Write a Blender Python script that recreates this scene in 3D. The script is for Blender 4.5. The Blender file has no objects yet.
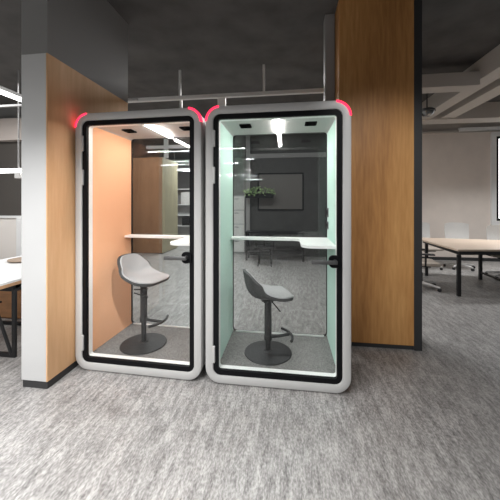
import bpy, bmesh, math, random
from mathutils import Vector, Matrix
random.seed(7)
C = bpy.context.scene.collection
PI = math.pi
R = math.radians

# ------------------------------------------------------------------ camera
F_PX, YAW, H_CAM, HORIZON = 284.0, 7.7, 1.47, 203.5
cam_d = bpy.data.cameras.new('camera')
cam_d.sensor_width = 36.0
cam_d.lens = 36.0 * F_PX / 500.0
cam_d.shift_y = -(250.0 - HORIZON) / 500.0
cam_d.clip_start = 0.02
cam = bpy.data.objects.new('camera', cam_d)
cam.location = (0, 0, H_CAM)
cam.rotation_euler = (PI / 2, 0, R(YAW))
C.objects.link(cam)
bpy.context.scene.camera = cam

# ------------------------------------------------------------------ materials
MATS = {}


def base_mat(name, col, rough=0.5, metal=0.0, spec=0.5, noise=None, bump=0.0, coord='Object', scale=(1, 1, 1)):
    """noise = (noise scale, dark factor, light factor, detail)"""
    if name in MATS:
        return MATS[name]
    m = bpy.data.materials.new(name)
    m.use_nodes = True
    nt = m.node_tree
    b = nt.nodes['Principled BSDF']
    b.inputs['Base Color'].default_value = (*col, 1)
    b.inputs['Roughness'].default_value = rough
    b.inputs['Metallic'].default_value = metal
    b.inputs['Specular IOR Level'].default_value = spec
    if noise:
        tc = nt.nodes.new('ShaderNodeTexCoord')
        mp = nt.nodes.new('ShaderNodeMapping')
        mp.inputs['Scale'].default_value = scale
        nz = nt.nodes.new('ShaderNodeTexNoise')
        nz.inputs['Scale'].default_value = noise[0]
        nz.inputs['Detail'].default_value = noise[3] if len(noise) > 3 else 4
        cr = nt.nodes.new('ShaderNodeValToRGB')
        cr.color_ramp.elements[0].position = 0.3
        cr.color_ramp.elements[1].position = 0.7
        cr.color_ramp.elements[0].color = (*[c * noise[1] for c in col], 1)
        cr.color_ramp.elements[1].color = (*[min(1, c * noise[2]) for c in col], 1)
        nt.links.new(tc.outputs[coord], mp.inputs['Vector'])
        nt.links.new(mp.outputs[0], nz.inputs['Vector'])
        nt.links.new(nz.outputs['Fac'], cr.inputs['Fac'])
        nt.links.new(cr.outputs[0], b.inputs['Base Color'])
        if bump:
            bp = nt.nodes.new('ShaderNodeBump')
            bp.inputs['Strength'].default_value = bump
            bp.inputs['Distance'].default_value = 0.01
            nt.links.new(nz.outputs['Fac'], bp.inputs['Height'])
            nt.links.new(bp.outputs[0], b.inputs['Normal'])
    MATS[name] = m
    return m


def emit_mat(name, col, strength):
    m = bpy.data.materials.new(name)
    m.use_nodes = True
    nt = m.node_tree
    nt.nodes.remove(nt.nodes['Principled BSDF'])
    e = nt.nodes.new('ShaderNodeEmission')
    e.inputs[0].default_value = (*col, 1)
    e.inputs[1].default_value = strength
    nt.links.new(e.outputs[0], nt.nodes['Material Output'].inputs[0])
    return m


def glass_mat(name, tint, ior=1.45):
    m = bpy.data.materials.new(name)
    m.use_nodes = True
    nt = m.node_tree
    nt.nodes.remove(nt.nodes['Principled BSDF'])
    tr = nt.nodes.new('ShaderNodeBsdfTransparent')
    tr.inputs[0].default_value = (*tint, 1)
    gl = nt.nodes.new('ShaderNodeBsdfGlossy')
    gl.inputs['Roughness'].default_value = 0.01
    fr = nt.nodes.new('ShaderNodeFresnel')
    ge = nt.nodes.new('ShaderNodeNewGeometry')
    io = nt.nodes.new('ShaderNodeMix')                      # same reflectance on both faces of the pane
    io.inputs[2].default_value = ior
    io.inputs[3].default_value = 1.0 / ior
    nt.links.new(ge.outputs['Backfacing'], io.inputs[0])
    nt.links.new(io.outputs[0], fr.inputs[0])
    mx = nt.nodes.new('ShaderNodeMixShader')
    nt.links.new(fr.outputs[0], mx.inputs[0])
    nt.links.new(tr.outputs[0], mx.inputs[1])
    nt.links.new(gl.outputs[0], mx.inputs[2])
    nt.links.new(mx.outputs[0], nt.nodes['Material Output'].inputs[0])
    return m


def wood_mat(name, dark, mid, light, scale, rough=0.45, grain=18.0):
    """vertical grain: long streaks along Z"""
    m = bpy.data.materials.new(name)
    m.use_nodes = True
    nt = m.node_tree
    b = nt.nodes['Principled BSDF']
    b.inputs['Roughness'].default_value = rough
    b.inputs['Specular IOR Level'].default_value = 0.25
    tc = nt.nodes.new('ShaderNodeTexCoord')
    mp = nt.nodes.new('ShaderNodeMapping')
    mp.inputs['Scale'].default_value = scale
    n1 = nt.nodes.new('ShaderNodeTexNoise')
    n1.inputs['Scale'].default_value = 1.6
    n1.inputs['Detail'].default_value = 3
    n2 = nt.nodes.new('ShaderNodeTexNoise')
    n2.inputs['Scale'].default_value = grain
    n2.inputs['Detail'].default_value = 6
    ma = nt.nodes.new('ShaderNodeMath')
    ma.operation = 'MULTIPLY_ADD'
    ma.inputs[1].default_value = 0.35
    mb_ = nt.nodes.new('ShaderNodeMath')
    mb_.operation = 'MULTIPLY'
    mb_.inputs[1].default_value = 0.65
    cr = nt.nodes.new('ShaderNodeValToRGB')
    cr.color_ramp.elements[0].position = 0.33
    cr.color_ramp.elements[1].position = 0.68
    cr.color_ramp.elements[0].color = (*dark, 1)
    cr.color_ramp.elements[1].color = (*light, 1)
    e = cr.color_ramp.elements.new(0.5)
    e.color = (*mid, 1)
    nt.links.new(tc.outputs['Object'], mp.inputs[0])
    nt.links.new(mp.outputs[0], n1.inputs[0])
    nt.links.new(mp.outputs[0], n2.inputs[0])
    nt.links.new(n1.outputs['Fac'], mb_.inputs[0])
    nt.links.new(n2.outputs['Fac'], ma.inputs[0])
    nt.links.new(mb_.outputs[0], ma.inputs[2])
    nt.links.new(ma.outputs[0], cr.inputs[0])
    nt.links.new(cr.outputs[0], b.inputs['Base Color'])
    return m


def floor_mat():
    m = bpy.data.materials.new('floor_vinyl_plank')
    m.use_nodes = True
    nt = m.node_tree
    b = nt.nodes['Principled BSDF']
    b.inputs['Roughness'].default_value = 0.42
    b.inputs['Specular IOR Level'].default_value = 0.4
    L = nt.links.new
    tc = nt.nodes.new('ShaderNodeTexCoord')
    # long soft streaks along Y
    m1 = nt.nodes.new('ShaderNodeMapping')
    m1.inputs['Scale'].default_value = (26, 5.5, 1)
    n1 = nt.nodes.new('ShaderNodeTexNoise')
    n1.inputs['Scale'].default_value = 1.0
    n1.inputs['Detail'].default_value = 7
    n1.inputs['Roughness'].default_value = 0.72
    # fine speckle
    m2 = nt.nodes.new('ShaderNodeMapping')
    m2.inputs['Scale'].default_value = (110, 45, 1)
    n2 = nt.nodes.new('ShaderNodeTexNoise')
    n2.inputs['Scale'].default_value = 1.0
    n2.inputs['Detail'].default_value = 5
    # planks
    m3 = nt.nodes.new('ShaderNodeMapping')
    m3.inputs['Rotation'].default_value = (0, 0, PI / 2)
    br = nt.nodes.new('ShaderNodeTexBrick')
    br.inputs['Color1'].default_value = (0.40, 0.40, 0.40, 1)
    br.inputs['Color2'].default_value = (0.62, 0.62, 0.62, 1)
    br.inputs['Mortar'].default_value = (0.36, 0.36, 0.36, 1)
    br.inputs['Scale'].default_value = 1.0
    br.inputs['Mortar Size'].default_value = 0.002
    br.inputs['Brick Width'].default_value = 1.3
    br.inputs['Row Height'].default_value = 0.16
    for mm in (m1, m2, m3):
        L(tc.outputs['Object'], mm.inputs[0])
    L(m1.outputs[0], n1.inputs[0])
    L(m2.outputs[0], n2.inputs[0])
    L(m3.outputs[0], br.inputs[0])
    a = nt.nodes.new('ShaderNodeMath')
    a.operation = 'MULTIPLY_ADD'
    a.inputs[1].default_value = 0.52
    s = nt.nodes.new('ShaderNodeMath')
    s.operation = 'MULTIPLY_ADD'
    s.inputs[1].default_value = 0.38
    t = nt.nodes.new('ShaderNodeMath')
    t.operation = 'MULTIPLY'
    t.inputs[1].default_value = 0.12
    L(br.outputs['Color'], t.inputs[0])
    L(n2.outputs['Fac'], s.inputs[0])
    L(t.outputs[0], s.inputs[2])
    L(n1.outputs['Fac'], a.inputs[0])
    L(s.outputs[0], a.inputs[2])
    cr = nt.nodes.new('ShaderNodeValToRGB')
    els = cr.color_ramp.elements
    els[0].position, els[0].color = 0.38, (0.11, 0.106, 0.102, 1)
    els[1].position, els[1].color = 0.62, (0.50, 0.485, 0.47, 1)
    e = els.new(0.5)
    e.color = (0.28, 0.27, 0.262, 1)
    L(a.outputs[0], cr.inputs[0])
    L(cr.outputs[0], b.inputs['Base Color'])
    return m


M = dict(
    frame=base_mat('booth_frame_grey', (0.47, 0.465, 0.455), 0.42),
    black=base_mat('black_seal', (0.006, 0.006, 0.007), 0.5, 0, 0.1),
    blackmetal=base_mat('black_metal', (0.022, 0.022, 0.023), 0.38, 0.3),
    handle=base_mat('handle_metal', (0.09, 0.09, 0.09), 0.4, 0.5),
    white=base_mat('white_lacquer', (0.86, 0.86, 0.85), 0.35),
    peach=base_mat('peach_felt', (0.88, 0.485, 0.285), 0.9, 0, 0.2, (260, 0.93, 1.07), 0.15),
    mint=base_mat('mint_felt', (0.55, 0.75, 0.675), 0.9, 0, 0.2, (260, 0.93, 1.07), 0.15),
    carpet=base_mat('booth_carpet', (0.19, 0.185, 0.18), 0.95, 0, 0.1, (120, 0.55, 1.5), 0.4),
    led=emit_mat('red_led', (1.0, 0.028, 0.075), 2.6),
    lamp=emit_mat('booth_lamp_diffuser', (1.0, 0.96, 0.93), 92.0),
    tube=emit_mat('office_tube', (1.0, 0.99, 0.97), 7.0),
    glass=glass_mat('door_glass', (0.985, 0.99, 0.985), 1.33),
    rglass=glass_mat('rear_glass', (0.86, 0.88, 0.88), 1.5),
    window=emit_mat('daylight_pane', (0.95, 0.98, 1.0), 2.2),
    stool=base_mat('stool_metal', (0.016, 0.016, 0.017), 0.5, 0.0, 0.3),
    shell=base_mat('stool_shell', (0.035, 0.035, 0.036), 0.6, 0, 0.3),
    cushion=base_mat('stool_fabric', (0.36, 0.36, 0.365), 0.95, 0, 0.15, (300, 0.85, 1.15), 0.25),
    woodL=wood_mat('light_oak', (0.60, 0.345, 0.175), (0.67, 0.405, 0.215), (0.74, 0.47, 0.265), (2.2, 2.2, 0.22), 0.6),
    woodR=wood_mat('oak_veneer_shaded', (0.33, 0.150, 0.050), (0.48, 0.235, 0.080), (0.62, 0.335, 0.125), (2.2, 2.2, 0.22)),  # same wood as woodL, its weaker light put into a darker colour
    woodF=wood_mat('brown_veneer', (0.20, 0.10, 0.05), (0.27, 0.14, 0.072), (0.34, 0.18, 0.095), (2.0, 2.0, 0.3)),
    tanwall=base_mat('tan_panel', (0.40, 0.36, 0.24), 0.6, 0, 0.4, (3, 0.9, 1.1), 0, 'Object', (3, 3, 0.4)),
    whitepanel=base_mat('white_end_panel', (0.52, 0.52, 0.515), 0.5, 0, 0.4, (2, 0.97, 1.03)),
    bulk=base_mat('grey_bulkhead', (0.24, 0.235, 0.23), 0.8),
    plinth=base_mat('black_plinth', (0.03, 0.03, 0.031), 0.5),
    ceil=base_mat('dark_ceiling', (0.10, 0.096, 0.093), 0.9, 0, 0.2, (2.5, 0.8, 1.2)),
    taupe=base_mat('taupe_wall', (0.78, 0.70, 0.635), 0.85, 0, 0.3, (3, 0.96, 1.04)),
    beam=base_mat('beige_beam', (0.50, 0.46, 0.42), 0.8),
    beige=base_mat('beige_bulkhead', (0.52, 0.46, 0.42), 0.8),
    darkpane=base_mat('dark_blind', (0.075, 0.066, 0.058), 0.6),
    palepane=base_mat('pale_panel', (0.84, 0.79, 0.74), 0.7),
    darkwall=base_mat('charcoal_wall', (0.05, 0.049, 0.047), 0.6, 0, 0.4, (4, 0.85, 1.15)),
    board=base_mat('brown_grey_board', (0.11, 0.10, 0.092), 0.5),
    greytrim=base_mat('grey_trim', (0.30, 0.295, 0.29), 0.6),
    steel=base_mat('galvanised_rail', (0.62, 0.61, 0.59), 0.6, 0.0),
    tabletop=base_mat('pale_oak_top', (0.66, 0.53, 0.42), 0.45, 0, 0.4, (3, 0.94, 1.05), 0, 'Object', (1, 8, 1)),
    ply=base_mat('oak_edge', (0.55, 0.32, 0.17), 0.5),
    whiteplastic=base_mat('white_plastic', (0.72, 0.71, 0.69), 0.5),
    whitemesh=base_mat('white_mesh_back', (0.66, 0.65, 0.63), 0.8, 0, 0.2, (220, 0.9, 1.08), 0.2),
    beigefab=base_mat('beige_seat_fabric', (0.50, 0.44, 0.38), 0.9, 0, 0.1, (200, 0.9, 1.1)),
    leaf=base_mat('leaf_green', (0.42, 0.60, 0.26), 0.5, 0, 0.4, (30, 0.6, 1.5)),
    vent=base_mat('vent_black', (0.006, 0.006, 0.006), 1.0, 0, 0.0),
    socket=base_mat('black_socket', (0.02, 0.02, 0.021), 0.45),
    chrome=base_mat('dark_chrome', (0.22, 0.22, 0.22), 0.18, 0.9),
    orangecab=base_mat('orange_veneer', (0.70, 0.36, 0.17), 0.5, 0, 0.4, (4, 0.85, 1.15), 0, 'Object', (1, 1, 6)),
    greycab=base_mat('grey_cabinet', (0.34, 0.34, 0.34), 0.6),
    screen=base_mat('screen_black', (0.02, 0.021, 0.023), 0.2),
    tray=base_mat('tan_tray', (0.36, 0.27, 0.20), 0.5),
)


# ------------------------------------------------------------------ helpers
def obj(name, bm, mat, parent=None, smooth=False, ang=40):
    bmesh.ops.recalc_face_normals(bm, faces=bm.faces[:])
    me = bpy.data.meshes.new(name)
    bm.to_mesh(me)
    bm.free()
    if isinstance(mat, str):
        mat = M[mat]
    me.materials.append(mat)
    if smooth:
        for p in me.polygons:
            p.use_smooth = True
        try:
            me.set_sharp_from_angle(angle=R(ang))
        except Exception:
            pass
    o = bpy.data.objects.new(name, me)
    C.objects.link(o)
    if parent is not None:
        o.parent = parent
    return o


def thing(name, label, cat, loc=(0, 0, 0), rotz=0.0, group=None):
    o = bpy.data.objects.new(name, None)
    o.empty_display_size = 0.1
    C.objects.link(o)
    o.location = loc
    o.rotation_euler = (0, 0, rotz)
    o['label'] = label
    o['category'] = cat
    if group:
        o['group'] = group
    return o


def tag(o, label, cat, group=None):
    o['label'] = label
    o['category'] = cat
    if group:
        o['group'] = group
    return o


def struct(o):
    o['kind'] = 'structure'
    return o


def dup(root, loc, rotz, label, group=None):
    r = root.copy()
    C.objects.link(r)
    r.location = loc
    r.rotation_euler = (0, 0, rotz)
    r['label'] = label
    if group:
        r['group'] = group
    for ch in list(root.children):
        c = ch.copy()
        C.objects.link(c)
        c.parent = r
        for g in list(ch.children):
            d = g.copy()
            C.objects.link(d)
            d.parent = c
    return r


def box(bm, x0, x1, y0, y1, z0, z1, bev=0.0, seg=2):
    vs = [bm.verts.new((x, y, z)) for x in (x0, x1) for y in (y0, y1) for z in (z0, z1)]
    idx = [(0, 1, 3, 2), (4, 6, 7, 5), (0, 4, 5, 1), (2, 3, 7, 6), (0, 2, 6, 4), (1, 5, 7, 3)]
    fs = [bm.faces.new([vs[i] for i in f]) for f in idx]
    if bev > 0:
        es = list({e for f in fs for e in f.edges})
        bmesh.ops.bevel(bm, geom=es, offset=bev, segments=seg, affect='EDGES', profile=0.5)
    return bm


def nbox(*a, **k):
    return box(bmesh.new(), *a, **k)


def rrect(w, h, r, n=10):
    """rounded rectangle loop in XZ round its centre, counter-clockwise"""
    r = max(r, 0.002)
    pts = []
    for cx, cz, a0 in ((w / 2 - r, h / 2 - r, 0), (-w / 2 + r, h / 2 - r, 90), (-w / 2 + r, -h / 2 + r, 180), (w / 2 - r, -h / 2 + r, 270)):
        for k in range(n + 1):
            a = R(a0 + 90.0 * k / n)
            pts.append((cx + r * math.cos(a), cz + r * math.sin(a)))
    return pts


def ring(bm, w, h, r, zc, prof, closed=True, n=10, xc=0.0):
    """prof: (inset, y) list: each gives a rounded-rect loop, skinned in order"""
    loops = []
    for d, y in prof:
        loops.append([bm.verts.new((x + xc, y, z + zc)) for x, z in rrect(w - 2 * d, h - 2 * d, r - d, n)])
    cnt = len(loops)
    for i in range(cnt if closed else cnt - 1):
        a, b = loops[i], loops[(i + 1) % cnt]
        for k in range(len(a)):
            k2 = (k + 1) % len(a)
            bm.faces.new((a[k], a[k2], b[k2], b[k]))
    return bm


def plate(bm, w, h, r, zc, y0, y1, xc=0.0, n=6):
    lp = rrect(w, h, r, n)
    a = [bm.verts.new((x + xc, y0, z + zc)) for x, z in lp]
    b = [bm.verts.new((x + xc, y1, z + zc)) for x, z in lp]
    bm.faces.new(a)
    bm.faces.new(list(reversed(b)))
    for k in range(len(a)):
        k2 = (k + 1) % len(a)
        bm.faces.new((a[k], b[k], b[k2], a[k2]))
    return bm


def prism(bm, poly, z0, z1, bev=0.0):
    a = [bm.verts.new((x, y, z0)) for x, y in poly]
    b = [bm.verts.new((x, y, z1)) for x, y in poly]
    fs = [bm.faces.new(list(reversed(a))), bm.faces.new(b)]
    for k in range(len(a)):
        k2 = (k + 1) % len(a)
        fs.append(bm.faces.new((a[k], a[k2], b[k2], b[k])))
    if bev:
        es = [e for e in fs[0].edges] + [e for e in fs[1].edges]
        bmesh.ops.bevel(bm, geom=es, offset=bev, segments=2, affect='EDGES', profile=0.5)
    return bm


def tube(bm, pts, r, seg=12, cap=True):
    pts = [Vector(p) for p in pts]
    rs = r if isinstance(r, (list, tuple)) else [r] * len(pts)
    prev = None
    loops = []
    for i, p in enumerate(pts):
        if i == 0:
            t = pts[1] - pts[0]
        elif i == len(pts) - 1:
            t = pts[-1] - pts[-2]
        else:
            t = (pts[i + 1] - p).normalized() + (p - pts[i - 1]).normalized()
        t.normalize()
        if prev is None:
            ref = Vector((0, 0, 1)) if abs(t.z) < 0.9 else Vector((1, 0, 0))
            u = t.cross(ref).normalized()
        else:
            u = (prev - t * prev.dot(t)).normalized()
        prev = u
        v = t.cross(u)
        loops.append([bm.verts.new(p + (u * math.cos(2 * PI * k / seg) + v * math.sin(2 * PI * k / seg)) * rs[i]) for k in range(seg)])
    for a, b in zip(loops, loops[1:]):
        for k in range(seg):
            bm.faces.new((a[k], a[(k + 1) % seg], b[(k + 1) % seg], b[k]))
    if cap:
        bm.faces.new(list(reversed(loops[0])))
        bm.faces.new(loops[-1])
    return bm


def lathe(bm, prof, seg=40, cx=0.0, cy=0.0):
    loops = []
    for r, z in prof:
        if r < 1e-5:
            loops.append([bm.verts.new((cx, cy, z))])
        else:
            loops.append([bm.verts.new((cx + r * math.cos(2 * PI * k / seg), cy + r * math.sin(2 * PI * k / seg), z)) for k in range(seg)])
    for a, b in zip(loops, loops[1:]):
        for k in range(seg):
            k2 = (k + 1) % seg
            if len(a) == 1 and len(b) == 1:
                continue
            if len(a) == 1:
                bm.faces.new((a[0], b[k2], b[k]))
            elif len(b) == 1:
                bm.faces.new((a[k], a[k2], b[0]))
            else:
                bm.faces.new((a[k], a[k2], b[k2], b[k]))
    return bm


NB = bmesh.new

# ------------------------------------------------------------------ the setting
CEIL = 3.6
struct(obj('floor', nbox(-9, 10, -5, 14, -0.06, 0), floor_mat()))
struct(obj('ceiling', nbox(-9, 10, -5, 14, CEIL, CEIL + 0.08), 'ceil'))

# left partition: white end, oak side, black plinth, grey bulkhead above
PX = -1.886
wl = struct(obj('wall_left', nbox(PX - 0.22, PX - 0.012, 2.025, 3.13, 0.06, 2.66), 'whitepanel'))
obj('end_panel', nbox(PX - 0.232, PX - 0.012, 2.007, 2.025, 0.06, 2.66, bev=0.002), 'whitepanel', wl)
obj('oak_panel', nbox(PX - 0.012, PX, 2.007, 3.144, 0.06, 2.66, bev=0.0015), 'woodL', wl)
obj('plinth', nbox(PX - 0.225, PX - 0.006, 2.014, 3.135, 0.0, 0.06), 'plinth', wl)
obj('bulkhead', nbox(PX - 0.232, PX, 2.007, 3.144, 2.66, CEIL), 'bulk', wl)

# wood wall behind the right booth
WX0, WX1, WY = 0.52, 1.245, 3.035
wr = struct(obj('wall_right', nbox(WX0, WX1, WY + 0.02, WY + 0.36, 0.045, CEIL), 'woodR'))
obj('veneer_panel', nbox(WX0, WX1, WY, WY + 0.02, 0.045, CEIL, bev=0.0015), 'woodR', wr)
obj('plinth', nbox(WX0 + 0.01, WX1, WY + 0.012, WY + 0.35, 0.0, 0.045), 'plinth', wr)
struct(obj('trim_1', nbox(WX1, WX1 + 0.075, WY - 0.004, WY + 0.37, 0.0, CEIL, bev=0.003), 'plinth'))
struct(obj('trim_2', nbox(WX0 - 0.11, WX0 - 0.005, WY + 0.25, WY + 0.40, 2.3, CEIL, bev=0.003), 'greytrim'))

# taupe back wall of the meeting area
BY = 8.0
wb = struct(obj('wall_back', nbox(2.0, 9.5, BY, BY + 0.15, 0, 3.30), 'taupe'))
obj('upper_band', nbox(2.0, 9.5, BY + 0.02, BY + 0.13, 3.30, CEIL), 'beam', wb)
struct(obj('trim_3', nbox(4.35, 9.5, BY - 0.05, BY, 3.33, 3.42, bev=0.004), 'white'))
struct(obj('trim_4', nbox(2.0, 4.35, BY - 0.04, BY, 3.30, 3.36, bev=0.004), 'beam'))
struct(obj('baseboard_back', nbox(2.0, 9.5, BY - 0.02, BY, 0, 0.08), 'plinth'))
# window in it
wx0, wx1, wz0, wz1 = 5.10, 6.9, 0.92, 3.28
w1 = struct(obj('window_1', ring(NB(), wx1 - wx0, wz1 - wz0, 0.02, (wz0 + wz1) / 2, [(0, BY - 0.06), (0, BY), (0.11, BY), (0.11, BY - 0.06)], xc=(wx0 + wx1) / 2, n=3), 'white'))
obj('sash', ring(NB(), wx1 - wx0 - 0.22, wz1 - wz0 - 0.22, 0.01, (wz0 + wz1) / 2, [(0, BY - 0.04), (0, BY), (0.06, BY), (0.06, BY - 0.04)], xc=(wx0 + wx1) / 2, n=3), 'black', w1)
obj('pane', nbox(wx0 + 0.16, wx1 - 0.16, BY - 0.02, BY - 0.005, wz0 + 0.16, wz1 - 0.16), 'window', w1)

# far office: charcoal wall seen through the right booth
wf = struct(obj('wall_far', nbox(-1.08, 2.0, BY, BY + 0.15, 0, CEIL), 'darkwall'))
obj('header', nbox(-1.08, 2.0, BY - 0.04, BY, 2.75, 2.87), 'greytrim', wf)
struct(obj('trim_5', nbox(-1.19, -1.08, BY - 0.06, BY + 0.15, 0, CEIL), 'greytrim'))
# wooden block seen through the left booth
ww = struct(obj('wall_wood_block', nbox(-7.0, -3.66, 7.88, 9.0, 0.02, 2.82), 'woodF'))
obj('side_panel', nbox(-3.66, -3.635, 7.88, 9.0, 0.02, 2.82), 'tanwall', ww)
obj('plinth', nbox(-6.9, -3.65, 7.9, 8.98, 0.0, 0.02), 'plinth', ww)
struct(obj('wall_end', nbox(-9, 2.0, 13.2, 13.4, 0, CEIL), 'bulk'))

# left office wall: beige bulkhead, dark blind, white rail, pale panel
LY = 5.5
wo = struct(obj('wall_office', nbox(-9.0, -4.6, LY, LY + 0.14, 0, 1.15), 'palepane'))
obj('blind', nbox(-9.0, -4.6, LY + 0.03, LY + 0.1, 1.2, 2.84), 'darkpane', wo)
obj('sill', nbox(-9.0, -4.6, LY - 0.03, LY + 0.14, 1.15, 1.20, bev=0.004), 'white', wo)
obj('bulkhead', nbox(-9.0, -4.6, LY - 0.12, LY + 0.14, 2.84, 3.31), 'beige', wo)
obj('upper_strip', nbox(-9.0, -4.6, LY, LY + 0.1, 3.31, CEIL), 'bulk', wo)
obj('post', nbox(-5.88, -5.70, LY - 0.05, LY, 0.0, 1.15, bev=0.004), 'white', wo)

# ceiling beams over the meeting area
for x0, x1, z0 in ((2.80, 3.05, 3.30), (3.24, 3.52, 3.30), (4.6, 4.9, 3.30), (5.9, 6.2, 3.30)):
    struct(obj('beam', nbox(x0, x1, 2.0, 6.58, z0, CEIL), 'beam'))
struct(obj('beam', nbox(1.5, 9.0, 6.58, 6.95, 3.27, CEIL), 'beam'))
struct(obj('beam', nbox(1.5, 2.80, 4.6, 4.85, 3.22, 3.42), 'beam'))


# ------------------------------------------------------------------ phone booths
def arc_led(bm, w, h, r, side, y0, y1, thick=0.015):
    """quarter ring that follows an upper corner of the frame"""
    cx, cz = side * (w / 2 - r), h - r
    n = 16
    a0, a1 = (2, 84) if side > 0 else (178, 96)
    rows = []
    for k in range(n + 1):
        a = R(a0 + (a1 - a0) * k / n)
        ca, sa = math.cos(a), math.sin(a)
        ro, ri = r + 0.002, r - thick
        rows.append([bm.verts.new((cx + ro * ca, y1, cz + ro * sa)), bm.verts.new((cx + ro * ca, y0 + 0.004, cz + ro * sa)),
                     bm.verts.new((cx + (ro - 0.004) * ca, y0, cz + (ro - 0.004) * sa)), bm.verts.new((cx + ri * ca, y0, cz + ri * sa)),
                     bm.verts.new((cx + ri * ca, y1, cz + ri * sa))])
    for p, q in zip(rows, rows[1:]):
        for j in range(5):
            bm.faces.new((p[j], p[(j + 1) % 5], q[(j + 1) % 5], q[j]))
    bm.faces.new(rows[0])
    bm.faces.new(list(reversed(rows[-1])))
    return bm


def booth(loc, rotz, w, felt, label, colour):
    Hh, Rr, D = 2.272, 0.125, 0.772
    t = thing('phone_booth', label, 'phone booth', loc, rotz, 'phone booths side by side')
    zc = Hh / 2
    obj('plinth', nbox(-w / 2 + 0.13, w / 2 - 0.13, 0.10, D - 0.08, 0.0, 0.03), 'black', t)
    # outer body behind the front frame
    obj('shell', ring(NB(), w - 0.006, Hh - 0.02, Rr, zc, [(0, 0.045), (0, D - 0.01), (0.01, D), (0.062, D), (0.062, 0.045)]), 'frame', t, True)
    # rounded front frame
    obj('front_frame', ring(NB(), w, Hh - 0.012, Rr, zc, [(0, 0.045), (0, 0.014), (0.004, 0.004), (0.012, 0.0), (0.056, 0.0), (0.064, 0.004), (0.067, 0.014), (0.067, 0.045)]), 'frame', t, True, 30)
    obj('led_strip', arc_led(NB(), w, Hh - 0.006, Rr, -1, -0.004, 0.03), 'led', t)
    obj('led_strip', arc_led(NB(), w, Hh - 0.006, Rr, 1, -0.004, 0.03), 'led', t)
    # glazed door in a black seal frame
    dr = obj('door', ring(NB(), w, Hh - 0.012, Rr, zc, [(0.067, 0.012), (0.067, 0.042), (0.106, 0.042), (0.106, 0.012)]), 'black', t, True, 30)
    obj('pane', plate(NB(), w - 0.206, Hh - 0.218, 0.02, zc, 0.020, 0.028), 'glass', dr)
    hx = w / 2 - 0.106
    # handle: black escutcheon that bulges out of the seal, and a lever
    bm = NB()
    plate(bm, 0.085, 0.095, 0.035, 1.022, -0.006, 0.018, xc=hx - 0.022)
    obj('lock_plate', bm, 'black', dr, True, 30)
    bm = NB()
    tube(bm, [(hx - 0.02, -0.006, 1.025), (hx - 0.02, -0.040, 1.025)], 0.016, 14)
    box(bm, hx - 0.20, hx - 0.005, -0.056, -0.038, 1.008, 1.040, bev=0.007, seg=3)
    obj('handle', bm, 'handle', dr, True, 30)
    for z in (2.0, 1.70, 0.24):
        bm = NB()
        box(bm, -w / 2 + 0.060, -w / 2 + 0.082, -0.006, 0.02, z - 0.068, z + 0.068, bev=0.005)
        obj('hinge', bm, 'frame', dr)
    # white inner lining
    obj('lining', ring(NB(), w, Hh - 0.012, Rr, zc, [(0.082, 0.042), (0.082, 0.09), (0.106, 0.09), (0.106, 0.042)]), 'white', t, True, 30)
    xi = w / 2 - 0.086
    YB = 0.735
    zf, zt = 0.105, 2.205
    obj('carpet', nbox(-xi - 0.02, xi + 0.02, 0.088, YB + 0.03, 0.075, zf), 'carpet', t)
    for s in (-1, 1):
        x0, x1 = sorted((s * xi, s * (xi + 0.022)))
        obj('wall_panel', nbox(x0, x1, 0.088, YB + 0.03, zf - 0.02, zt + 0.01), felt, t)
    cp = obj('ceiling_panel', nbox(-xi, xi, 0.088, YB + 0.03, zt, zt + 0.015), felt, t)
    # lamp bar along the ceiling
    lp = obj('ceiling_lamp', nbox(-0.028, 0.028, 0.13, 0.70, zt - 0.006, zt, bev=0.002), 'white', t)
    obj('diffuser', nbox(-0.020, 0.020, 0.14, 0.69, zt - 0.018, zt - 0.006), 'lamp', lp)
    # air vents: a dark recess with two slats
    for s in (-1, 1):
        vx = s * 0.30
        v = obj('vent', ring(NB(), 0.105, 0.12, 0.012, 0, [(0, zt - 0.014), (0, zt), (0.012, zt), (0.012, zt - 0.014)], n=4), 'vent', t)
        for vv in v.data.vertices:                                   # lay the ring flat
            x, y, z = vv.co
            vv.co = (x + vx, 0.385 + z, y)
        obj('grille', nbox(vx - 0.042, vx + 0.042, 0.385 - 0.05, 0.385 + 0.05, zt - 0.003, zt - 0.001), 'vent', v)
        for q in (-0.022, 0.0, 0.022):
            obj('slat', nbox(vx - 0.042, vx + 0.042, 0.385 + q - 0.004, 0.385 + q + 0.004, zt - 0.011, zt - 0.003), 'vent', v)
    # rear glazing: thin black edge with rounded corners, tinted pane
    gh = zt - zf
    rw = obj('rear_window', ring(NB(), 2 * xi, gh, 0.045, (zf + zt) / 2, [(0, YB), (0, YB + 0.025), (0.006, YB + 0.025), (0.006, YB)]), 'black', t, True, 30)
    obj('pane', plate(NB(), 2 * xi - 0.018, gh - 0.018, 0.04, (zf + zt) / 2, YB + 0.006, YB + 0.014), 'rglass', rw)
    obj('bottom_rail', nbox(-xi + 0.03, xi - 0.03, YB - 0.006, YB + 0.004, zf, zf + 0.012), 'white', rw)
    # L-shaped desk: narrow ledge along the rear glass, return along the right wall
    bx = xi - 0.285
    poly = [(-xi, YB - 0.002), (-xi, YB - 0.125)]
    poly += [(bx - 0.06, YB - 0.125)]
    for k in range(1, 7):
        a = k / 6 * PI / 2
        poly.append((bx - 0.06 + 0.06 * math.sin(a), YB - 0.125 - 0.06 * (1 - math.cos(a))))
    poly.append((bx, 0.24))
    for k in range(1, 7):
        a = k / 6 * PI / 2
        poly.append((bx + 0.08 * (1 - math.cos(a)), 0.24 - 0.10 * math.sin(a)))
    poly += [(xi, 0.135), (xi, YB - 0.002)]
    obj('desk', prism(NB(), poly, 1.098, 1.122, bev=0.003), 'white', t)
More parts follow.
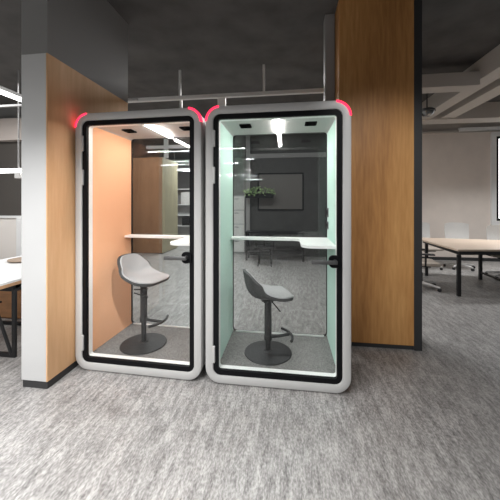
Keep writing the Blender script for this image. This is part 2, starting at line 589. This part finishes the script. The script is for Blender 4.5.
    # sockets on the right wall by the rear glass
    for z0, z1 in ((1.335, 1.425), (1.215, 1.29)):
        s = obj('socket', nbox(xi - 0.008, xi, 0.63, 0.72, z0, z1, bev=0.002), 'socket', t)
        obj('insert', nbox(xi - 0.011, xi - 0.008, 0.652, 0.698, z0 + 0.02, z1 - 0.02), 'chrome', s)
    return t


booth((-1.290, 2.267, 0), R(-1.5), 1.168, 'peach', 'grey framed glass phone booth with peach orange inside walls', 'peach')
booth((-0.098, 2.250, 0), 0, 1.153, 'mint', 'grey framed glass phone booth with mint green inside walls', 'mint')


# ------------------------------------------------------------------ bar stools
def sstep(a, b, x):
    t = max(0.0, min(1.0, (x - a) / (b - a)))
    return t * t * (3 - 2 * t)


def seat_point(u, v):
    """u across -1..1, v from the front lip 0 to the top of the back 1; facing +X"""
    ctrl = [(0.240, -0.016), (0.195, 0.0), (0.10, 0.0), (0.0, -0.006), (-0.10, -0.006), (-0.165, 0.018), (-0.202, 0.082), (-0.220, 0.165), (-0.232, 0.250)]
    s = max(0.0, min(1.0, v)) * (len(ctrl) - 1)
    i = min(int(s), len(ctrl) - 2)
    f = s - i
    p0, p1, p2, p3 = (ctrl[max(0, min(len(ctrl) - 1, j))] for j in (i - 1, i, i + 1, i + 2))
    x, z = [0.5 * (2 * b + (c - a) * f + (2 * a - 5 * b + 4 * c - d) * f * f + (3 * b - a - 3 * c + d) * f ** 3) for a, b, c, d in zip(p0, p1, p2, p3)]
    y = u * (0.222 - 0.022 * sstep(0.5, 0.95, v))
    au = abs(u)
    z += 0.085 * sstep(0.20, 0.62, v) * (1 - sstep(0.58, 1.0, v)) * au ** 2.2
    x += 0.100 * sstep(0.40, 0.78, v) * au ** 2.2 * (1 - 0.4 * sstep(0.75, 1.0, v))
    return Vector((x, y, z))


def seat_sheet(off_in, off_out, grow):
    """rounded outline: a disc stretched to a squircle and laid over the seat curve; two skins and a rim"""
    nr, na, K = 12, 56, 0.56
    bm = NB()

    def par(r, a):
        c, q = math.cos(a), math.sin(a)
        return r * math.copysign(abs(c) ** K, c), 0.5 + 0.5 * r * math.copysign(abs(q) ** K, q)

    def nrm(u, v):
        d = 0.012
        v = max(0.03, min(0.97, v))
        a = seat_point(u + d, v) - seat_point(u - d, v)
        b = seat_point(u, v + d) - seat_point(u, v - d)
        return a.cross(b).normalized()
    skins = []
    for off in (off_in, off_out):
        rows = []
        for i in range(nr + 1):
            r = grow * math.sin(0.5 * PI * i / nr)
            row = []
            for k in range(1 if i == 0 else na):
                u, v = par(r, 2 * PI * k / na)
                row.append(bm.verts.new(seat_point(u, v) + nrm(u, v) * off))
            rows.append(row)
        skins.append(rows)
        for k in range(na):
            bm.faces.new((rows[0][0], rows[1][k], rows[1][(k + 1) % na]))
            for i in range(1, nr):
                bm.faces.new((rows[i][k], rows[i + 1][k], rows[i + 1][(k + 1) % na], rows[i][(k + 1) % na]))
    A, B = skins[0][-1], skins[1][-1]
    for k in range(na):
        bm.faces.new((A[k], A[(k + 1) % na], B[(k + 1) % na], B[k]))
    return bm


def stool(loc, rotz, seat_z, label, extra=False):
    t = thing('bar_stool', label, 'stool', loc, rotz, 'bar stools in the booths')
    obj('base', lathe(NB(), [(0, 0), (0.212, 0), (0.216, 0.004), (0.212, 0.010), (0.10, 0.016), (0.045, 0.022), (0.036, 0.030), (0, 0.030)], 56), 'stool', t, True, 35)
    dz = seat_z - 0.535
    zk = 0.125 + dz                                           # lower end of the sliding sleeve
    obj('column', lathe(NB(), [(0, 0.02), (0.024, 0.02), (0.024, zk + 0.02), (0, zk + 0.02)], 24), 'stool', t, True, 35)
    obj('sleeve', lathe(NB(), [(0, zk), (0.030, zk), (0.033, zk + 0.004), (0.033, seat_z - 0.035), (0.028, seat_z - 0.03), (0, seat_z - 0.03)], 24), 'stool', t, True, 35)
    # T-shaped curved foot rest
    zf = zk + 0.012
    bm = NB()
    tube(bm, [(0.02, 0, zf), (0.10, 0, zf), (0.205, 0, zf + 0.006)], 0.014, 10)
    lathe(bm, [(0.026, zf - 0.02), (0.037, zf - 0.02), (0.037, zf + 0.02), (0.026, zf + 0.02)], 24)
    fr = obj('footrest', bm, 'stool', t, True, 40)
    pts = []
    for k in range(11):
        q = -1 + 0.2 * k
        pts.append((0.222 - 0.045 * q * q, 0.135 * q, zf + 0.006))
    obj('bar', tube(NB(), pts, 0.013, 10), 'stool', fr, True, 50)
    # mounting bracket and height lever
    bm = NB()
    box(bm, -0.075, 0.075, -0.075, 0.075, seat_z - 0.046, seat_z - 0.034, bev=0.003)
    box(bm, -0.045, 0.045, -0.022, 0.022, seat_z - 0.078, seat_z - 0.040, bev=0.003)
    br = obj('bracket', bm, 'stool', t)
    obj('lever', tube(NB(), [(0.02, 0.0, seat_z - 0.062), (0.028, -0.06, seat_z - 0.064), (0.045, -0.085, seat_z - 0.085), (0.085, -0.10, seat_z - 0.135)], 0.006, 8), 'stool', br, True, 60)
    if extra:
        for zz, q in ((0.10, 0.012), (0.155, -0.010)):
            obj('lever', tube(NB(), [(-0.085, -0.035, seat_z - zz - q), (0.0, -0.040, seat_z - zz), (0.080, -0.035, seat_z - zz + q)], 0.0065, 8), 'stool', br, True, 60)
    sh = obj('seat_shell', seat_sheet(-0.003, -0.032, 1.0), 'shell', t, True, 60)
    cu = obj('cushion', seat_sheet(0.010, -0.005, 0.975), 'cushion', t, True, 60)
    for o in (sh, cu):
        o.location = (0, 0, seat_z + 0.005)
        o.scale = (0.87, 0.87, 0.87)
        md = o.modifiers.new('round', 'SUBSURF')
        md.levels = md.render_levels = 1
    return t


stool((-1.395, 2.60, 0.105), R(-14), 0.640, 'grey upholstered bar stool in the peach booth, raised higher of the two', True)
stool((-0.185, 2.60, 0.105), R(20), 0.540, 'grey upholstered bar stool in the mint booth, set lower of the two')


# ------------------------------------------------------------------ left office
t = thing('office_desk', 'white topped desk with oak edge and black legs behind the partition', 'desk', (-3.10, 2.55, 0))
obj('desktop', nbox(-0.60, 0.52, -1.25, 1.05, 0.722, 0.742), 'white', t)
obj('edge_band', nbox(-0.60, 0.522, -1.252, 1.052, 0.692, 0.722), 'ply', t)
for sy in (-0.16, 0.48):
    bm = NB()
    box(bm, -0.55, 0.50, sy - 0.012, sy + 0.012, 0.652, 0.692)
    obj('crossbar', bm, 'blackmetal', t)
    obj('leg', nbox(0.485, 0.52, sy - 0.012, sy + 0.012, 0.0, 0.652), 'blackmetal', t)
    obj('leg', tube(NB(), [(0.22, sy, 0.65), (0.47, sy, 0.03)], 0.015, 8), 'blackmetal', t)
    obj('foot_bar', nbox(-0.50, 0.485, sy - 0.012, sy + 0.012, 0.0, 0.04), 'blackmetal', t)
obj('apron', nbox(-0.55, 0.49, -0.14, 0.46, 0.620, 0.652), 'blackmetal', t)
tag(obj('tray', lathe(NB(), [(0, 0.742), (0.16, 0.742), (0.19, 0.758), (0.185, 0.765), (0.155, 0.752), (0, 0.752)], 28, -3.33, 3.22), 'tray', None, True), 'round tan tray lying on the white desk', 'tray')
t = thing('low_cabinet', 'low orange wood cabinet standing behind the black desk legs', 'cabinet', (-3.7, 3.20, 0))
obj('body', nbox(-0.9, 0.65, 0, 0.40, 0.0, 0.37, bev=0.004), 'orangecab', t)
for k in range(2):
    d = obj('door', nbox(-0.88 + 0.765 * k, -0.125 + 0.765 * k, -0.018, 0, 0.02, 0.355, bev=0.003), 'orangecab', t)
    obj('knob', lathe(NB(), [(0, 0.20), (0.012, 0.20), (0.012, 0.22), (0, 0.22)], 12, -0.2 + 0.25 * k, -0.026), 'blackmetal', d)
# suspended tube light along the ceiling
t = thing('linear_light', 'bright white tube light hung under the dark ceiling by the partition', 'ceiling light', (-3.13, 2.3, 2.70))
obj('housing', nbox(-0.035, 0.035, -1.5, 1.3, 0.01, 0.05, bev=0.004), 'white', t)
obj('diffuser', nbox(-0.030, 0.030, -1.49, 1.29, -0.018, 0.01), 'tube', t)
for y in (-1.2, 1.0):
    obj('cable', tube(NB(), [(0, y, 0.05), (0, y, CEIL - 2.70)], 0.004, 6), 'steel', t)
# white pendant bar in front of the dark blind
t = thing('pendant_light', 'white horizontal bar pendant hung before the dark blind', 'pendant light', (-4.71, 4.0, 1.97))
obj('bar', nbox(-1.6, 0.60, -0.04, 0.04, -0.005, 0.055, bev=0.006), 'tube', t)
obj('rod', tube(NB(), [(0.44, 0, 0.05), (0.44, 0, CEIL - 1.97)], 0.011, 10), 'greytrim', t, True)
obj('end_bracket', nbox(0.40, 0.50, -0.035, 0.035, -0.10, -0.005, bev=0.006), 'steel', t)
tag(obj('ceiling_rail', nbox(-8.0, -2.2, 3.9, 3.94, 2.99, 3.02), 'greytrim'), 'thin grey rail crossing under the ceiling left of the partition', 'rail')

# ------------------------------------------------------------------ rails above the booths
t = thing('cable_tray', 'long grey cable rail hung under the ceiling above the booths', 'cable tray', (-0.4, 4.35, 3.14))
obj('rail', nbox(-2.25, 0.95, -0.03, 0.03, -0.012, 0.042), 'steel', t)
for x, w_ in ((-1.318, 0.018), (0.027, 0.018)):
    obj('hanger', nbox(x - w_, x + w_, -0.015, 0.015, 0.042, CEIL - 3.14), 'steel', t)
obj('drop_post', nbox(-1.335, -1.30, 0.031, 0.06, -0.62, 0.03), 'steel', t)
obj('drop_post', nbox(-0.71, -0.585, 0.031, 0.08, -0.62, 0.03), 'steel', t)

# ------------------------------------------------------------------ meeting area
t = thing('conference_table', 'pale oak conference table on black legs in the meeting area', 'table', (2.63, 4.84, 0))


def unproj(px, py, z):
    zc = F_PX * (H_CAM - z) / (py - HORIZON)
    xc = (px - 250.0) / F_PX * zc
    c, s = math.cos(R(YAW)), math.sin(R(YAW))
    return xc * c - zc * s, xc * s + zc * c


tx, ty = 2.63, 4.84
poly = [(0.0, 0.0), (2.60, 0.33), (2.75, 1.15), (0.12, 1.62), (0.02, 1.45), (0.0, 0.9)]
obj('tabletop', prism(NB(), poly, 0.72, 0.75, bev=0.004), 'tabletop', t)
obj('under_frame', prism(NB(), [(0.05, 0.06), (2.55, 0.38), (2.68, 1.08), (0.14, 1.5)], 0.655, 0.72), 'blackmetal', t)
for x, y in ((0.05, 0.07), (0.16, 1.38), (1.0, 0.28), (1.05, 1.2), (2.45, 0.45), (2.55, 1.0)):
    obj('leg', nbox(x - 0.024, x + 0.024, y - 0.024, y + 0.024, 0, 0.655, bev=0.003), 'blackmetal', t)
obj('stretcher', tube(NB(), [(1.0, 0.28, 0.14), (1.05, 1.2, 0.14)], 0.02, 8), 'blackmetal', t)


def office_chair(label):
    """faces -Y; origin on the floor"""
    t = thing('office_chair', label, 'chair', (0, 0, 0), 0, 'white chairs round the conference table')
    bm = NB()
    lathe(bm, [(0, 0.075), (0.045, 0.075), (0.045, 0.115), (0.03, 0.12), (0, 0.12)], 16)
    for k in range(5):
        a = 2 * PI * k / 5 + 0.3
        tube(bm, [(0.03 * math.cos(a), 0.03 * math.sin(a), 0.10), (0.30 * math.cos(a), 0.30 * math.sin(a), 0.07)], [0.026, 0.016], 8)
    b = obj('base', bm, 'whiteplastic', t, True, 50)
    for k in range(5):
        a = 2 * PI * k / 5 + 0.3
        x, y = 0.29 * math.cos(a), 0.29 * math.sin(a)
        c, s = math.cos(a + PI / 2) * 0.022, math.sin(a + PI / 2) * 0.022
        obj('caster', tube(NB(), [(x - c, y - s, 0.028), (x + c, y + s, 0.028)], 0.028, 12), 'blackmetal', b, True, 50)
    obj('column', lathe(NB(), [(0, 0.11), (0.026, 0.11), (0.026, 0.27), (0.016, 0.275), (0.016, 0.40), (0, 0.40)], 16), 'blackmetal', t, True, 40)
    bm = NB()
    box(bm, -0.24, 0.24, -0.24, 0.22, 0.42, 0.48, bev=0.028, seg=3)
    obj('seat', bm, 'beigefab', t, True, 60)
    bm = NB()
    box(bm, -0.13, 0.13, -0.12, 0.12, 0.385, 0.42, bev=0.01)
    obj('mechanism', bm, 'blackmetal', t)
    # curved mesh back
    bm = NB()
    nu, nv = 10, 12
    G = []
    for layer in (0, 0.022):
        L = []
        for j in range(nv + 1):
            v = j / nv
            z = 0.55 + 0.47 * v
            hw = 0.215 + 0.025 * math.sin(PI * v * 0.75)
            row = []
            for i in range(nu + 1):
                u = -1 + 2 * i / nu
                yy = 0.235 + 0.07 * v + 0.03 * math.sin(PI * v) - 0.055 * u * u + layer
                zz = z - (0.03 * abs(u) ** 4 if j == nv else 0)
                row.append(bm.verts.new((u * hw, yy, zz)))
            L.append(row)
        G.append(L)
    A, B = G
    for j in range(nv):
        for i in range(nu):
            bm.faces.new((A[j][i], A[j][i + 1], A[j + 1][i + 1], A[j + 1][i]))
            bm.faces.new((B[j][i], B[j + 1][i], B[j + 1][i + 1], B[j][i + 1]))
        for i in (0, nu):
            bm.faces.new((A[j][i], A[j + 1][i], B[j + 1][i], B[j][i]))
    for i in range(nu):
        for j in (0, nv):
            bm.faces.new((A[j][i], A[j][i + 1], B[j][i + 1], B[j][i]))
    obj('backrest', bm, 'whitemesh', t, True, 50)
    obj('back_support', tube(NB(), [(0, 0.10, 0.405), (0, 0.24, 0.42), (0, 0.30, 0.52), (0, 0.318, 0.75)], [0.022, 0.022, 0.02, 0.014], 10), 'whiteplastic', t, True, 60)
    for s in (-1, 1):
        obj('armrest', tube(NB(), [(s * 0.20, 0.0, 0.415), (s * 0.285, 0.0, 0.43), (s * 0.29, 0.0, 0.62)], 0.014, 8), 'blackmetal', t, True, 60)
        obj('arm_pad', nbox(s * 0.29 - 0.04, s * 0.29 + 0.04, -0.13, 0.11, 0.62, 0.645, bev=0.01), 'blackmetal', t)
    return t


GR = 'white chairs round the conference table'
def on_floor(px, zc):
    xc = (px - 250.0) / F_PX * zc
    c, q = math.cos(R(YAW)), math.sin(R(YAW))
    return (xc * c - zc * q, xc * q + zc * c, 0)


ch = office_chair('white mesh chair at the far side of the oak table, middle one of three')
ch.location = on_floor(460, 6.45)
ch.rotation_euler = (0, 0, R(-14))
dup(ch, on_floor(427, 6.5), R(10), 'white chair past the far corner of the oak table, half hidden by the black trim')
dup(ch, on_floor(505, 5.62), R(-22), 'white chair at the far side of the oak table, under the window')
dup(ch, on_floor(421, 4.95), R(80), 'beige seated chair at the short end of the oak table')

# dark dome light by the beam
t = thing('spotlight', 'dark round spotlight under the beams beside the black wall trim', 'spotlight', (*on_floor(427, 4.9)[:2], 3.02))
obj('stem', tube(NB(), [(0, 0, 0.05), (0, 0, CEIL - 3.02)], 0.012, 8), 'plinth', t)
obj('housing', lathe(NB(), [(0, 0.085), (0.10, 0.08), (0.13, 0.055), (0.13, 0.03), (0.115, 0.025), (0, 0.025)], 28), 'plinth', t, True)
obj('lens', lathe(NB(), [(0.11, 0.025), (0.09, -0.015), (0.05, -0.045), (0, -0.055)], 24), 'chrome', t, True)

# ------------------------------------------------------------------ far room seen through the booth glazing
t = thing('wall_board', 'brown grey board hung on the charcoal wall behind the mint booth', 'board', (-0.22, BY, 1.80))
obj('frame', ring(NB(), 1.28, 1.05, 0.02, 0.0, [(0, -0.04), (0, -0.001), (0.04, -0.001), (0.04, -0.04)], n=3), 'black', t)
obj('panel', nbox(-0.61, 0.61, -0.025, -0.004, -0.495, 0.495), 'board', t)
t = thing('mirrored_planter', 'narrow planter of trailing green leaves standing in for a reflection in the glass', 'plant', (-0.78, 7.72, 1.62))  # built behind the glass in place of a plant box mirrored in it
obj('planter', nbox(-0.38, 0.38, -0.08, 0.08, 0.0, 0.13, bev=0.008), 'black', t)
bm = NB()
for k in range(230):
    x, y = random.uniform(-0.42, 0.42), random.uniform(-0.13, 0.10)
    z = 0.13 + random.uniform(-0.09, 0.17) * (1 - abs(x) * 0.9)
    a, b_ = random.uniform(0, 2 * PI), random.uniform(-0.7, 0.7)
    l, w_ = random.uniform(0.05, 0.09), random.uniform(0.016, 0.028)
    mt = Matrix.Translation((x, y, z)) @ Matrix.Rotation(a, 4, 'Z') @ Matrix.Rotation(b_, 4, 'Y')
    vs = [bm.verts.new(mt @ Vector(p)) for p in ((0, 0, 0), (l * 0.45, w_, 0.008), (l, 0, -0.012), (l * 0.45, -w_, 0.008))]
    bm.faces.new(vs)
obj('foliage', bm, 'leaf', t)
for x in (-0.3, 0.3):
    obj('bracket', nbox(x - 0.015, x + 0.015, 0.08, 0.28, 0.04, 0.08), 'black', t)
t = thing('sideboard', 'black open sideboard on legs against the charcoal wall', 'sideboard', (-0.35, 7.45, 0))
obj('top', nbox(-0.75, 0.75, -0.2, 0.2, 0.70, 0.74), 'black', t)
obj('shelf', nbox(-0.72, 0.72, -0.19, 0.19, 0.20, 0.23), 'black', t)
for sx in (-1, 1):
    for sy in (-1, 1):
        obj('leg', nbox(sx * 0.72 - 0.025, sx * 0.72 + 0.025, sy * 0.17 - 0.025, sy * 0.17 + 0.025, 0, 0.70), 'black', t)
obj('drawer_box', nbox(-0.10, 0.68, -0.18, 0.18, 0.40, 0.70), 'darkwall', t)
t = thing('lounge_chair', 'black round backed chair before the sideboard', 'chair', (-0.55, 6.75, 0), R(180))
obj('seat', lathe(NB(), [(0, 0.40), (0.22, 0.40), (0.24, 0.43), (0.22, 0.46), (0, 0.46)], 24), 'black', t, True)
bm = NB()
tube(bm, [(0.24 * math.cos(R(a)), 0.24 * math.sin(R(a)), 0.70 + 0.05 * math.sin(R(a))) for a in range(0, 181, 15)], 0.03, 8)
for a in (20, 90, 160):
    tube(bm, [(0.21 * math.cos(R(a)), 0.21 * math.sin(R(a)), 0.44), (0.24 * math.cos(R(a)), 0.24 * math.sin(R(a)), 0.70)], 0.012, 6)
obj('backrest', bm, 'black', t, True)
for a in (45, 135, 225, 315):
    obj('leg', tube(NB(), [(0.17 * math.cos(R(a)), 0.17 * math.sin(R(a)), 0.41), (0.22 * math.cos(R(a)), 0.22 * math.sin(R(a)), 0)], [0.016, 0.011], 8), 'black', t, True)
# far shelving and desk past the tan block
t = thing('shelving_unit', 'white shelving unit in the far office past the tan wall', 'shelves', (-4.25, 11.6, 0))
obj('side_panel', nbox(-0.60, -0.57, 0, 0.4, 0, 2.1), 'greytrim', t)
obj('side_panel', nbox(0.57, 0.60, 0, 0.4, 0, 2.1), 'greytrim', t)
obj('back_panel', nbox(-0.57, 0.57, 0.36, 0.38, 0, 2.1), 'greycab', t)
for z in (0.05, 0.5, 0.95, 1.4, 2.07):
    obj('shelf', nbox(-0.57, 0.57, 0.0, 0.36, z, z + 0.03), 'white', t)
tag(obj('storage_box', nbox(-4.55, -4.10, 11.62, 11.94, 1.43, 1.95, bev=0.01), 'whiteplastic'), 'white box on the upper shelf of the far shelving unit', 'box')
tag(obj('storage_box', nbox(-4.50, -4.15, 11.62, 11.94, 0.53, 0.86, bev=0.01), 'screen'), 'black box on the lower shelf of the far shelving unit', 'box')
t = thing('ceiling_light', 'white ceiling light hung in the far office beyond the wood block', 'ceiling light', (-4.0, 10.8, 2.80))
obj('housing', nbox(-0.7, 0.7, -0.08, 0.08, 0.0, 0.06), 'white', t)
obj('diffuser', nbox(-0.68, 0.68, -0.07, 0.07, -0.02, 0.0), 'tube', t)
for x in (-0.5, 0.5):
    obj('cable', tube(NB(), [(x, 0, 0.06), (x, 0, CEIL - 2.75)], 0.006, 6), 'steel', t)
t = thing('ceiling_frame', 'pale grey cross shaped strut hung under the ceiling over the wood block', 'rail', (-2.75, 6.3, 2.75))
obj('rail', nbox(-0.55, 1.3, -0.04, 0.04, 0, 0.07), 'steel', t)
obj('hanger', nbox(-0.12, -0.03, -0.03, 0.03, -0.22, CEIL - 2.75), 'steel', t)
t = thing('filing_cabinet', 'pale grey cabinet beside the charcoal wall in the far office', 'cabinet', (-1.52, 8.3, 0))
obj('body', nbox(-0.25, 0.25, 0, 0.5, 0, 1.72, bev=0.006), 'greycab', t)
for k in range(4):
    d = obj('drawer', nbox(-0.23, 0.23, -0.018, 0, 0.04 + 0.415 * k, 0.435 + 0.415 * k, bev=0.003), 'whiteplastic', t)
    obj('handle', nbox(-0.06, 0.06, -0.035, -0.018, 0.35 + 0.415 * k, 0.365 + 0.415 * k), 'blackmetal', d)


# ------------------------------------------------------------------ light
def area(name, loc, size, power, col=(1, 1, 1), rot=(0, 0, 0), spread=180):
    l = bpy.data.lights.new(name, 'AREA')
    l.shape = 'RECTANGLE'
    l.size, l.size_y = size
    l.energy = power
    l.color = col
    l.spread = R(spread)
    o = bpy.data.objects.new(name, l)
    C.objects.link(o)
    o.location = loc
    o.rotation_euler = rot
    return o


# ceiling luminaires and one added fill in front of the booths, aimed down
area('lamp_front_left', (-2.1, 0.3, 2.70), (2.2, 0.2), 48, spread=135)
area('lamp_end', (-2.3, 1.15, 2.42), (0.9, 0.06), 11, spread=140)
area('lamp_booth_left', (-0.95, 1.10, 2.45), (0.7, 0.06), 18, spread=140)
area('fill_booth_right', (0.25, 1.00, 2.45), (0.5, 0.06), 9, spread=140)  # added fill with no seen source, lifts the mint walls through the door
# rows of linear lamps behind the camera
for x_, y_, z_ in ((-2.1, -1.3, 2.62), (-2.3, -2.2, 2.45), (-2.0, -3.2, 2.25)):
    area('lamp_row', (x_, y_, z_), (2.4, 0.05), 90)


def spot(name, loc, aim, power, cone, blend=1.0):
    l = bpy.data.lights.new(name, 'SPOT')
    l.energy = power
    l.spot_size = R(cone)
    l.spot_blend = blend
    l.shadow_soft_size = 0.08
    o = bpy.data.objects.new(name, l)
    C.objects.link(o)
    o.location = loc
    o.rotation_euler = (Vector(aim) - Vector(loc)).to_track_quat('-Z', 'Y').to_euler()


# unseen spots added to brighten the two wooden walls
spot('fill_spot', (1.0, 0.3, 3.3), (0.95, 3.03, 1.5), 190, 42)
spot('fill_spot', (0.5, 0.4, 3.2), (-1.88, 2.15, 1.15), 150, 26)
# spots added to brighten the booth walls through the doors, no fixtures seen
spot('fill_spot', (0.35, 0.45, 3.05), (-1.78, 2.70, 0.55), 290, 20)
spot('fill_spot', (1.15, 0.55, 3.05), (-0.55, 2.62, 0.65), 150, 21)
# luminaires in the rooms around
area('lamp_office', (-5.4, 3.3, 3.4), (2.4, 1.2), 120)
area('lamp_meeting', (4.6, 6.1, 3.25), (2.6, 0.3), 48, spread=112)
area('lamp_far', (-0.6, 5.0, 3.4), (2.6, 0.3), 105)
area('lamp_far_office', (-3.0, 9.5, 3.4), (2.0, 0.3), 170)
area('lamp_wood_block', (-4.0, 6.6, 3.4), (2.0, 0.3), 50)

w = bpy.data.worlds.new('world')
bpy.context.scene.world = w
w.use_nodes = True
w.node_tree.nodes['Background'].inputs[0].default_value = (0.95, 0.97, 1.0, 1)
w.node_tree.nodes['Background'].inputs[1].default_value = 0.2

vs = bpy.context.scene.view_settings
vs.view_transform = 'Standard'
vs.look = 'None'
vs.gamma = 1.0
vs.use_curve_mapping = False
vs.exposure = 0.0
